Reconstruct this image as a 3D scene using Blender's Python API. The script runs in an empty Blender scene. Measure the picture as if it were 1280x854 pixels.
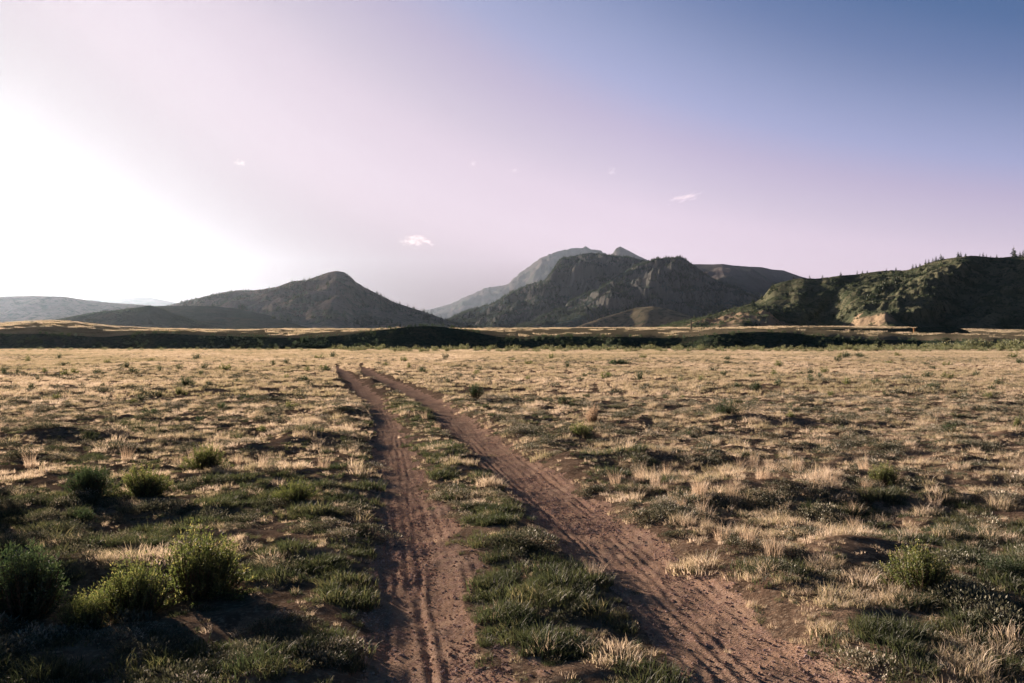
import bpy, math, random
import numpy as np

S = bpy.context.scene
COL = S.collection
R = math.radians
rng = np.random.default_rng(7)
random.seed(7)

# ------------------------------------------------------------------ camera
F = 1000.0            # focal length in photograph pixels (1280 wide)
CX, CY, CAMZ = 640.0, 427.0, 1.7
cam_d = bpy.data.cameras.new("camera")
cam_d.sensor_width = 36.0
cam_d.lens = 36.0 * F / 1280.0
cam_d.clip_start = 0.05
cam_d.clip_end = 60000.0
cam = bpy.data.objects.new("camera", cam_d)
cam.location = (0, 0, CAMZ)
cam.rotation_euler = (R(90), 0, 0)
COL.objects.link(cam)
S.camera = cam

# ------------------------------------------------------------------ light
SUN_AZ, SUN_EL = -42.0, 10.3       # degrees left of the view axis / above the horizon
SUN_DIR = np.array([math.sin(R(SUN_AZ)) * math.cos(R(SUN_EL)), math.cos(R(SUN_AZ)) * math.cos(R(SUN_EL)), math.sin(R(SUN_EL))])
sun_d = bpy.data.lights.new("sun", 'SUN')
sun_d.energy = 5.0
sun_d.angle = R(0.6)
sun_d.color = (1.0, 0.785, 0.63)
sun = bpy.data.objects.new("sun", sun_d)
sun.rotation_euler = (R(90 - SUN_EL), 0, R(180.0 - SUN_AZ))
sun.location = (-60, 60, 40)
COL.objects.link(sun)

S.view_settings.view_transform = 'Standard'
S.view_settings.look = 'None'
S.view_settings.exposure = 2.25
S.view_settings.gamma = 1.0
S.cycles.use_denoising = True
S.cycles.max_bounces = 6
S.cycles.volume_bounces = 0
S.cycles.transparent_max_bounces = 8
S.cycles.sample_clamp_indirect = 3.0

world = bpy.data.worlds.new("World")
S.world = world
world.use_nodes = True
wt = world.node_tree
wt.nodes.clear()


def N(t, kind, **kw):
    n = t.nodes.new(kind)
    for k, v in kw.items():
        setattr(n, k, v)
    return n


def math_node(t, op, a, b=None, clamp=False):
    n = N(t, 'ShaderNodeMath', operation=op, use_clamp=clamp)
    for i, v in enumerate((a, b)):
        if v is None:
            continue
        if isinstance(v, (int, float)):
            n.inputs[i].default_value = v
        else:
            t.links.new(v, n.inputs[i])
    return n.outputs[0]


def ramp_node(t, fac, stops, interp='LINEAR'):
    n = N(t, 'ShaderNodeValToRGB')
    cr = n.color_ramp
    cr.interpolation = interp
    while len(cr.elements) > 1:
        cr.elements.remove(cr.elements[0])
    cr.elements[0].position = stops[0][0]
    cr.elements[0].color = (*stops[0][1], 1)
    for p, c in stops[1:]:
        e = cr.elements.new(p)
        e.color = (*c, 1)
    if fac is not None:
        t.links.new(fac, n.inputs[0])
    return n.outputs[0]


sky = N(wt, 'ShaderNodeTexSky', sky_type='NISHITA', sun_disc=False)
sky.sun_elevation = R(SUN_EL)
sky.sun_rotation = R(SUN_AZ)
sky.altitude = 2500.0
sky.air_density = 1.0
sky.dust_density = 1.5
sky.ozone_density = 1.0
tc = N(wt, 'ShaderNodeTexCoord')
nrm = N(wt, 'ShaderNodeVectorMath', operation='NORMALIZE')
wt.links.new(tc.outputs['Generated'], nrm.inputs[0])
dot = N(wt, 'ShaderNodeVectorMath', operation='DOT_PRODUCT')
wt.links.new(nrm.outputs[0], dot.inputs[0])
dot.inputs[1].default_value = tuple(SUN_DIR)
sang = math_node(wt, 'MULTIPLY', math_node(wt, 'ARCCOSINE', dot.outputs['Value']), 180 / math.pi)
sep = N(wt, 'ShaderNodeSeparateXYZ')
wt.links.new(nrm.outputs[0], sep.inputs[0])
elev = math_node(wt, 'MULTIPLY', math_node(wt, 'ARCSINE', math_node(wt, 'MAXIMUM', sep.outputs['Z'], 0.0)), 180 / math.pi)
q = math_node(wt, 'ADD', math_node(wt, 'MULTIPLY', elev, sang), math_node(wt, 'MULTIPLY', math_node(wt, 'MULTIPLY', sang, sang), 0.03))
qn = math_node(wt, 'MULTIPLY', q, 1 / 8000.0, True)
QS = [(0, (.24, .16, .18)), (170, (.31, .21, .24)), (262, (.52, .385, .45)), (330, (.72, .56, .65)), (400, (.785, .63, .735)), (540, (.76, .62, .745)), (640, (.65, .55, .69)), (800, (.52, .45, .635)), (950, (.375, .395, .635)), (1110, (.27, .315, .54)),
      (1230, (.195, .25, .46)), (1330, (.143, .205, .41)), (1520, (.078, .15, .335)), (2300, (.013, .069, .17)), (3600, (.0035, .035, .08)), (8000, (.0013, .018, .046))]
grad = ramp_node(wt, qn, [(a / 8000.0, tuple(v * 0.55 for v in c)) for a, c in QS])
sc1 = N(wt, 'ShaderNodeVectorMath', operation='SCALE')
wt.links.new(grad, sc1.inputs[0])
# close to the sun the light comes from the bright haze, less from the sky behind it
wt.links.new(math_node(wt, 'MULTIPLY', math_node(wt, 'ADD', math_node(wt, 'MULTIPLY', math_node(wt, 'MULTIPLY', math_node(wt, 'SUBTRACT', sang, 8.0), 1 / 42.0, True), 0.4), 0.6), 20.0 * 0.21 / 0.55), sc1.inputs['Scale'])
nis = N(wt, 'ShaderNodeVectorMath', operation='SCALE')
wt.links.new(sky.outputs[0], nis.inputs[0])
nis.inputs['Scale'].default_value = 0.006
addc = N(wt, 'ShaderNodeVectorMath', operation='ADD')
wt.links.new(sc1.outputs[0], addc.inputs[0])
wt.links.new(nis.outputs[0], addc.inputs[1])
bg = N(wt, 'ShaderNodeBackground')
bg.inputs['Strength'].default_value = 0.05
wt.links.new(addc.outputs[0], bg.inputs['Color'])
wo = N(wt, 'ShaderNodeOutputWorld')
wt.links.new(bg.outputs[0], wo.inputs['Surface'])


# ------------------------------------------------------------------ helpers
def tag(o, label=None, cat=None, group=None, kind=None):
    if label:
        o['label'] = label
    if cat:
        o['category'] = cat
    if group:
        o['group'] = group
    if kind:
        o['kind'] = kind
    return o


def link(name, mesh, mat=None, parent=None):
    o = bpy.data.objects.new(name, mesh)
    if mat is not None and not mesh.materials:
        mesh.materials.append(mat)
    COL.objects.link(o)
    if parent is not None:
        o.parent = parent
    return o


def empty(name, loc, rz=0.0):
    o = bpy.data.objects.new(name, None)
    o.location = loc
    o.rotation_euler = (0, 0, rz)
    o.empty_display_size = 0.2
    COL.objects.link(o)
    return o


def make_mesh(name, verts, faces, smooth=False, attrs=None):
    """verts (n,3); faces: (m,k) int array of equal-sized polygons."""
    verts = np.asarray(verts, dtype=np.float32)
    faces = np.asarray(faces, dtype=np.int32)
    me = bpy.data.meshes.new(name)
    m, k = faces.shape
    me.vertices.add(len(verts))
    me.vertices.foreach_set('co', verts.ravel())
    me.loops.add(m * k)
    me.loops.foreach_set('vertex_index', faces.ravel())
    me.polygons.add(m)
    me.polygons.foreach_set('loop_start', np.arange(0, m * k, k, dtype=np.int32))
    if smooth:
        me.polygons.foreach_set('use_smooth', np.ones(m, dtype=bool))
    for an, (dom, typ, data) in (attrs or {}).items():
        a = me.attributes.new(an, typ, dom)
        key = 'vector' if typ == 'FLOAT_VECTOR' else 'value'
        a.data.foreach_set(key, np.asarray(data).ravel())
    me.update(calc_edges=True)
    return me


def _hash(ix, iy, seed):
    h = (ix.astype(np.int64) * 374761393 + iy.astype(np.int64) * 668265263 + seed * 974711 + 1013904223) & 0xffffffff
    h = ((h ^ (h >> 13)) * 1274126177) & 0xffffffff
    h = ((h ^ (h >> 16)) * 2246822519) & 0xffffffff
    return h ^ (h >> 15)


def perlin(x, y, seed=0):
    x = np.asarray(x, dtype=np.float64)
    y = np.asarray(y, dtype=np.float64)
    x, y = np.broadcast_arrays(x, y)
    xi = np.floor(x).astype(np.int64)
    yi = np.floor(y).astype(np.int64)
    fx, fy = x - xi, y - yi
    u = fx * fx * fx * (fx * (fx * 6 - 15) + 10)
    v = fy * fy * fy * (fy * (fy * 6 - 15) + 10)

    def g(ix, iy, dx, dy):
        a = _hash(ix, iy, seed) * (2 * np.pi / 4294967296.0)
        return np.cos(a) * dx + np.sin(a) * dy
    a = g(xi, yi, fx, fy) * (1 - u) + g(xi + 1, yi, fx - 1, fy) * u
    b = g(xi, yi + 1, fx, fy - 1) * (1 - u) + g(xi + 1, yi + 1, fx - 1, fy - 1) * u
    return (a * (1 - v) + b * v) * 1.5


def fbm(x, y, seed=0, octaves=4, gain=0.5):
    s, amp, f = 0, 1.0, 1.0
    for i in range(octaves):
        s = s + amp * perlin(x * f, y * f, seed + i * 17)
        amp *= gain
        f *= 2.03
    return s


def ridged(x, y, seed=0, octaves=4, gain=0.5):
    s, amp, f = 0, 1.0, 1.0
    for i in range(octaves):
        s = s + amp * (1 - 2 * np.abs(perlin(x * f, y * f, seed + i * 17)))
        amp *= gain
        f *= 2.03
    return s


def sstep(a, b, x):
    t = np.clip((x - a) / (b - a), 0, 1)
    return t * t * (3 - 2 * t)


def at(px, py, y=None):
    """ground point seen at a pixel of the photograph"""
    yy = F * CAMZ / (py - CY) if y is None else y
    return (px - CX) / F * yy, yy


# ------------------------------------------------------------------ materials
def new_mat(name):
    m = bpy.data.materials.new(name)
    m.use_nodes = True
    t = m.node_tree
    t.nodes.clear()
    out = N(t, 'ShaderNodeOutputMaterial')
    return m, t, out


def noise_node(t, vec, scale, detail=4.0, rough=0.55):
    n = N(t, 'ShaderNodeTexNoise')
    n.inputs['Scale'].default_value = scale
    n.inputs['Detail'].default_value = detail
    n.inputs['Roughness'].default_value = rough
    t.links.new(vec, n.inputs['Vector'])
    return n.outputs[0]


def mix_rgb(t, fac, a, b, mode='MIX'):
    n = N(t, 'ShaderNodeMix', data_type='RGBA', blend_type=mode)
    for s, v in ((n.inputs[0], fac), (n.inputs[6], a), (n.inputs[7], b)):
        if isinstance(v, (int, float)):
            s.default_value = v
        elif isinstance(v, tuple):
            s.default_value = (*v, 1)
        else:
            t.links.new(v, s)
    return n.outputs[2]


def leaf_mat(name, stops, transl=0.4, attr_amount=0.5, rough=0.6):
    """thin plant blades: colour picked per plant and per blade, part of the light passing through"""
    m, t, out = new_mat(name)
    ai = N(t, 'ShaderNodeAttribute', attribute_name='tint', attribute_type='INSTANCER')
    al = N(t, 'ShaderNodeAttribute', attribute_name='leafcol', attribute_type='GEOMETRY')
    v = math_node(t, 'ADD', math_node(t, 'MULTIPLY', ai.outputs['Fac'], 1 - attr_amount), math_node(t, 'MULTIPLY', al.outputs['Fac'], attr_amount), True)
    c = ramp_node(t, v, stops)
    d = N(t, 'ShaderNodeBsdfDiffuse')
    tr = N(t, 'ShaderNodeBsdfTranslucent')
    t.links.new(c, d.inputs['Color'])
    t.links.new(c, tr.inputs['Color'])
    mx = N(t, 'ShaderNodeMixShader')
    mx.inputs[0].default_value = transl
    t.links.new(d.outputs[0], mx.inputs[1])
    t.links.new(tr.outputs[0], mx.inputs[2])
    gl = N(t, 'ShaderNodeBsdfGlossy')
    gl.inputs['Roughness'].default_value = rough
    gl.inputs['Color'].default_value = (1, 1, 1, 1)
    mg = N(t, 'ShaderNodeMixShader')
    mg.inputs[0].default_value = 0.035
    t.links.new(mx.outputs[0], mg.inputs[1])
    t.links.new(gl.outputs[0], mg.inputs[2])
    t.links.new(mg.outputs[0], out.inputs[0])
    return m


def terrain_mat(name, low, layers, bump=(3.0, 0.3), steep=None, grassy=None):
    """layers: list of (noise scale, lo, hi, colour) laid over colour low; world coordinates in metres"""
    m, t, out = new_mat(name)
    geo = N(t, 'ShaderNodeNewGeometry')
    pos = geo.outputs['Position']
    c = low
    for (sc, lo, hi, colr) in layers:
        n = noise_node(t, pos, sc, 5.0, 0.6)
        mr = N(t, 'ShaderNodeMapRange')
        mr.inputs['From Min'].default_value = lo
        mr.inputs['From Max'].default_value = hi
        t.links.new(n, mr.inputs[0])
        c = mix_rgb(t, mr.outputs[0], c, colr)
    if grassy:                                   # an open straw covered fan among the scrub
        ds = N(t, 'ShaderNodeVectorMath', operation='DISTANCE')
        t.links.new(pos, ds.inputs[0])
        ds.inputs[1].default_value = grassy[0]
        dd_ = math_node(t, 'ADD', math_node(t, 'DIVIDE', ds.outputs['Value'], grassy[1]), math_node(t, 'MULTIPLY', math_node(t, 'SUBTRACT', noise_node(t, pos, .035, 5.0), .5), 1.8))
        mr = N(t, 'ShaderNodeMapRange')
        mr.inputs['From Min'].default_value = 1.05
        mr.inputs['From Max'].default_value = .85
        t.links.new(dd_, mr.inputs[0])
        c = mix_rgb(t, mr.outputs[0], c, grassy[2])
    if steep:                                    # bare rock shows where the slope is too steep for soil
        sx = N(t, 'ShaderNodeSeparateXYZ')
        t.links.new(geo.outputs['True Normal'], sx.inputs[0])
        mr = N(t, 'ShaderNodeMapRange')
        mr.inputs['From Min'].default_value = .66
        mr.inputs['From Max'].default_value = .50
        t.links.new(math_node(t, 'ADD', sx.outputs['Z'], math_node(t, 'MULTIPLY', math_node(t, 'SUBTRACT', noise_node(t, pos, .02, 4.0), .5), .5)), mr.inputs[0])
        c = mix_rgb(t, mr.outputs[0], c, steep)
    d = N(t, 'ShaderNodeBsdfDiffuse')
    d.inputs['Roughness'].default_value = 0.8
    t.links.new(c, d.inputs['Color']) if not isinstance(c, tuple) else setattr(d.inputs['Color'], 'default_value', (*c, 1))
    if bump:
        bn = noise_node(t, pos, bump[0], 6.0, 0.65)
        b = N(t, 'ShaderNodeBump')
        b.inputs['Strength'].default_value = 1.0
        b.inputs['Distance'].default_value = bump[1]
        t.links.new(bn, b.inputs['Height'])
        t.links.new(b.outputs[0], d.inputs['Normal'])
    t.links.new(d.outputs[0], out.inputs[0])
    return m


STRAW = [(0, (.13, .125, .06)), (.3, (.27, .235, .13)), (.65, (.47, .375, .27)), (1, (.68, .58, .46))]
M = {}
M['straw'] = leaf_mat('dry_grass_blades', STRAW, 0.5, 0.45)
M['green'] = leaf_mat('green_grass_blades', [(0, (.02, .032, .014)), (.5, (.05, .062, .026)), (.8, (.12, .12, .05)), (1, (.30, .25, .14))], 0.45)
M['sage'] = leaf_mat('sage_mat_leaves', [(0, (.04, .047, .028)), (.45, (.085, .09, .052)), (.75, (.24, .22, .15)), (1, (.58, .50, .42))], 0.2)
M['plume'] = leaf_mat('tall_bunchgrass_blades', [(0, (.30, .21, .13)), (.5, (.47, .36, .25)), (1, (.62, .51, .38))], 0.4)
M['rabbit'] = leaf_mat('rabbitbrush_leaves', [(0, (.03, .047, .013)), (.35, (.075, .10, .026)), (.65, (.13, .15, .045)), (1, (.33, .29, .10))], 0.45, 1.0)
M['darkshrub'] = leaf_mat('dark_shrub_leaves', [(0, (.02, .04, .018)), (.6, (.045, .075, .028)), (1, (.10, .13, .05))], 0.3, 1.0)
M['willow'] = leaf_mat('willow_leaves', [(0, (.08, .10, .045)), (.5, (.17, .19, .085)), (1, (.32, .30, .15))], 0.4, 1.0)
M['conifer'] = leaf_mat('conifer_needles', [(0, (.018, .035, .018)), (.6, (.035, .06, .028)), (1, (.07, .095, .04))], 0.15, 0.5)
M['twig'] = terrain_mat('shrub_twigs', (.16, .115, .075), [(30.0, .4, .6, (.09, .065, .045))], None)
M['bark'] = terrain_mat('conifer_bark', (.10, .07, .05), [(20.0, .4, .6, (.06, .045, .035))], None)
M['soil'] = terrain_mat('prairie_soil', (.19, .13, .09), [(0.9, .42, .62, (.25, .18, .125)), (5.0, .48, .62, (.12, .085, .06)), (26.0, .52, .66, (.32, .25, .18))], (38.0, 0.02))
M['track'] = terrain_mat('reddish_track_dirt', (.41, .275, .19), [(1.1, .42, .62, (.30, .21, .15)), (3.0, .5, .65, (.47, .335, .24)), (9.0, .5, .62, (.33, .215, .165)), (60.0, .52, .66, (.54, .40, .33))], (70.0, 0.018))
M['stone'] = terrain_mat('track_pebbles', (.38, .27, .225), [(9.0, .4, .6, (.52, .42, .37)), (3.0, .48, .6, (.22, .155, .135))], (60.0, 0.004))
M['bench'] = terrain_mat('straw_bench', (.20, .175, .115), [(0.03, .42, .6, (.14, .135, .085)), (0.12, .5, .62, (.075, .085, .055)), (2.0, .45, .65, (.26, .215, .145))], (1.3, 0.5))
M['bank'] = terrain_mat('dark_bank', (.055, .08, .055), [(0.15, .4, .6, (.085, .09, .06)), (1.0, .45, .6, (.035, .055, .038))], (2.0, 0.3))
M['hill_dry'] = terrain_mat('dry_hillside', (.30, .25, .20), [(0.008, .4, .6, (.23, .20, .16)), (0.03, .5, .62, (.14, .145, .105)), (0.12, .57, .67, (.08, .09, .065))], (0.08, 4.0))
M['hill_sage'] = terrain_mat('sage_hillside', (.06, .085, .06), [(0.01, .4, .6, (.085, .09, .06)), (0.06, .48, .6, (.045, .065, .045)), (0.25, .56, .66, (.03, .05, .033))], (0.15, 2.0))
M['hill_spur'] = terrain_mat('spur_hillside', (.24, .19, .12), [(0.01, .42, .56, (.15, .13, .085)), (0.06, .5, .6, (.08, .085, .055))], (0.15, 1.5))
M['hill_right'] = terrain_mat('scrub_hillside', (.15, .15, .095), [(0.012, .44, .58, (.115, .125, .08)), (0.05, .48, .58, (.085, .10, .06)), (0.3, .54, .64, (.055, .07, .045)), (0.9, .64, .72, (.18, .135, .10))], (0.4, 1.2), grassy=((212.0, 615.0, 12.0), 68.0, (.37, .285, .19)))
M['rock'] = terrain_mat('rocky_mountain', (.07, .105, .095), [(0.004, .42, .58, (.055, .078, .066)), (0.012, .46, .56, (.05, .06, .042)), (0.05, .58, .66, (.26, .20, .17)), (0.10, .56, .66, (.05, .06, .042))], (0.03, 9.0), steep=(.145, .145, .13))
M['far'] = terrain_mat('far_mountain', (.16, .14, .13), [(0.003, .45, .6, (.11, .12, .10))], (0.02, 15.0))
M['post'] = terrain_mat('weathered_post', (.35, .19, .09), [(6.0, .4, .6, (.26, .14, .07))], None)
M['pole'] = terrain_mat('grey_pole', (.22, .19, .17), [(6.0, .4, .6, (.16, .14, .12))], None)

# ------------------------------------------------------------------ ground with the two wheel ruts
TRK_Y = np.array([0.0, 2.0, 3.98, 6.23, 8.8, 12.8, 18.3, 23.3, 32.0, 44.7, 51.5, 60.0, 75.0])
TRK_L = np.array([0.10, -0.18, -0.46, -0.81, -1.23, -1.89, -2.96, -4.05, -6.25, -9.4, -11.3, -13.0, -14.0])
RGT_Y = np.array([0.0, 2.0, 3.98, 5.1, 6.23, 7.98, 9.8, 12.8, 16.5, 23.3, 29.3, 39.5, 52.0, 60.0, 75.0])
RGT_X = np.array([1.75, 1.62, 1.39, 1.17, 0.93, 0.62, 0.22, -0.38, -1.1, -2.45, -4.0, -6.8, -9.8, -11.3, -12.3])


def smooth_curve(ys, xs):
    yy = np.linspace(ys[0], ys[-1], 600)
    xx = np.interp(yy, ys, xs)
    k = np.hanning(41)
    k /= k.sum()
    xp = np.concatenate([xx[0] + (xx[1] - xx[0]) * np.arange(-20, 0), xx, xx[-1] + (xx[-1] - xx[-2]) * np.arange(1, 21)])
    return yy, np.convolve(xp, k, 'valid')


LY, LX = smooth_curve(TRK_Y, TRK_L)
RY, RX = smooth_curve(RGT_Y, RGT_X)
LS, RS = np.gradient(LX, LY), np.gradient(RX, RY)


def rut_offsets(x, y):
    cl = 1 / np.sqrt(1 + np.interp(y, LY, LS) ** 2)
    cr = 1 / np.sqrt(1 + np.interp(y, RY, RS) ** 2)
    w = 0.05 * fbm(y * 0.5, y * 0 + 3.3, 71, 2)
    return (x - np.interp(y, LY, LX) + w) * cl, (x - np.interp(y, RY, RX) - w) * cr


BUMPS = [(-4.3, 18.6, .16, 1.1, .8), (-2.75, 18.2, .16, .8, .5), (-2.2, 19.5, .12, .6, .5), (-7.2, 28.5, .14, 1.4, .7), (-7.9, 24.4, .12, 1.5, .7), (-3.5, 13.6, .16, .6, .9),
         (-3.0, 10.2, .10, .5, 1.2), (-6.4, 33.0, .25, 1.0, 1.0), (-13.6, 52.5, .14, 1.2, 1.2), (1.9, 11.5, .12, 1.0, .7), (3.0, 9.2, .12, 1.2, .8), (2.6, 6.4, .12, .7, .4),
         (-3.6, 6.0, .15, .8, .6), (5.5, 17, .15, 1.5, .8), (-8, 14, .15, 1.6, .8), (9, 14, .16, 1.4, .7), (4.5, 5.5, .14, .9, .5)]


def track_mask(x, y):
    """1 inside the bare wheel ruts, 0 outside, with ragged edges"""
    sl, sr = rut_offsets(x, y)
    rag = 0.14 * fbm(x * 2.3, y * 1.4, 5, 3) + 0.05 * fbm(x * 9, y * 7, 6, 2)
    fade = 1 - sstep(49, 57, y + 2.5 * perlin(x * 1.3, y * .7, 27))
    near = 1 - sstep(5, 11, y)
    ml = np.minimum(sstep(-0.34, -0.24, sl + rag), 1 - sstep(0.24 + 0.12 * near, 0.36 + 0.22 * near, sl + rag * 1.5))
    mr = np.minimum(sstep(-0.46 - 0.06 * near, -0.3 - 0.06 * near, sr + rag), 1 - sstep(0.34, 0.46, sr + rag))
    return np.maximum(ml, mr) * fade


def height(x, y):
    x = np.asarray(x, dtype=np.float64)
    y = np.asarray(y, dtype=np.float64)
    z = 0.10 * fbm(x / 19.0, y / 30.0, 1, 2) * sstep(6, 40, y)
    z = z + 0.055 * fbm(x / 2.1, y / 1.5, 2, 2) + 0.03 * fbm(x / 0.55, y / 0.42, 3, 2)
    tm = track_mask(x, y)
    hum = 0.05 * np.maximum(0, fbm(x / 0.75, y / 0.55, 4, 2) + .1) ** 1.2 * sstep(.3, 1.2, np.minimum(np.abs(rut_offsets(x, y)[0]), np.abs(rut_offsets(x, y)[1])))
    z = z + hum * (1 - tm)
    for (bx, by, bh, rx, ry) in BUMPS:
        z = z + bh * np.exp(-((x - bx) / rx) ** 2 - ((y - by) / ry) ** 2)
    sl, sr = rut_offsets(x, y)
    fade = 1 - sstep(50, 62, y)
    near = np.clip(y, -30, 62)
    smooth = np.maximum(np.exp(-(sl / 0.62) ** 4), np.exp(-(sr / 0.68) ** 4)) * fade
    z = z * (1 - 0.72 * smooth)
    z = z - 0.05 * fade * np.exp(-(sl / 0.33) ** 4) - 0.045 * fade * np.exp(-(sr / 0.42) ** 4)
    wob = 1 + 0.55 * fbm(y * 0.6, x * 0.1, 9, 2)
    z = z + 0.045 * fade * wob * np.exp(-((sl + 0.72) / 0.33) ** 2)
    z = z + 0.06 * fade * wob * np.exp(-((sr - 0.75) / 0.3) ** 2)
    mid = (sl - 0.88) * np.where(sr < 0, 1, 9)
    z = z + 0.04 * fade * (0.75 + 0.45 * fbm(y * 0.45, x * 0.1, 10, 2)) * np.exp(-(mid / 0.36) ** 2)
    # tyre treads: lengthwise grooves and loose clods
    tr = 0.003 * np.sin(sl * 2 * np.pi / 0.085 + 0.9 * perlin(y * 0.7, y * 0, 12)) * sstep(-.1, .4, fbm(y * 0.25, sl * 4, 13, 2) + .2)
    tr = tr + 0.003 * np.sin(sr * 2 * np.pi / 0.10 + 1.1 * perlin(y * 0.6, y * 0, 14)) * sstep(-.1, .4, fbm(y * 0.22, sr * 3, 15, 2) + .2)
    lug = np.sin((y + 0.35 * np.abs(sl - 0.22)) * 2 * np.pi / 0.12 + 2.2 * perlin(x * 1.5, y * .8, 18)) * np.exp(-((sl - 0.40) / 0.2) ** 2) * 0.004 * (1 - sstep(7, 14, y))
    z = z + (tr + lug) * tm * fade
    z = z + tm * (0.006 * fbm(x * 6, y * 3, 16, 2) + .002 * fbm(x * 19, y * 15, 26, 2))
    for k_, (off, side) in enumerate(((-.27, 0), (-.22, 0), (-.17, 0), (.08, 0), (-.24, 1), (-.18, 1), (.24, 1), (.29, 1), (.35, 1))):
        d_ = (sl if side == 0 else sr) - off - .035 * perlin(y * .35, y * 0 + k_ * 3.1, 28)
        dep_ = .0065 * (.45 + .55 * sstep(-.3, .3, perlin(y * .5, y * 0 + k_ * 5.7, 29)))
        z = z - fade * tm * dep_ * np.exp(-(d_ / .016) ** 2) + fade * tm * dep_ * .5 * np.exp(-((d_ - .04) / .018) ** 2)
    edge = sstep(160, 176, y)
    return z * (1 - edge) - 0.35 * edge * sstep(165, 185, y)


ROWS = np.concatenate([[-60, -30, -14, -7, -3, -0.5, 0.8], np.exp(np.linspace(math.log(1.7), math.log(178.0), 660)), np.geomspace(190, 16500, 24)])
TC = np.concatenate([np.linspace(-1.25, -.75, 50)[:-1], np.linspace(-.75, -.27, 200)[:-1], np.linspace(-.27, .32, 560)[:-1], np.linspace(.32, .75, 190)[:-1], np.linspace(.75, 1.25, 50)])
tt, yy = np.meshgrid(TC, ROWS)
half = np.where(yy > 0, yy + 3.0 * np.exp(-np.maximum(yy, 0) / 30.0), 3.0 + np.abs(yy) * 1.0)
gx = tt * half
gz = height(gx, yy)
nr, nc = gx.shape
gv = np.stack([gx, yy, gz], -1).reshape(-1, 3)
ii = np.arange(nr * nc).reshape(nr, nc)
quads = np.stack([ii[:-1, :-1], ii[:-1, 1:], ii[1:, 1:], ii[1:, :-1]], -1).reshape(-1, 4)
cen = gv[quads].mean(1)
tmask = track_mask(cen[:, 0], cen[:, 1]) > 0.5


def submesh(name, fsel):
    used, inv = np.unique(fsel, return_inverse=True)
    return make_mesh(name, gv[used], inv.reshape(fsel.shape), smooth=True)


tag(link('ground', submesh('ground', quads[~tmask]), M['soil']), 'flat dry grassland plain running from the camera to the dark bank', kind='structure')
tag(link('dirt_track', submesh('dirt_track', quads[tmask]), M['track']), 'reddish two-rut dirt track winding away across the plain', kind='structure')


# ------------------------------------------------------------------ hills and mountains
HILLS = {}


def interp_pts(pts, px):
    a = np.array(sorted(pts), dtype=float)
    x = np.interp(px, a[:, 0], a[:, 1])
    return x


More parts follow.
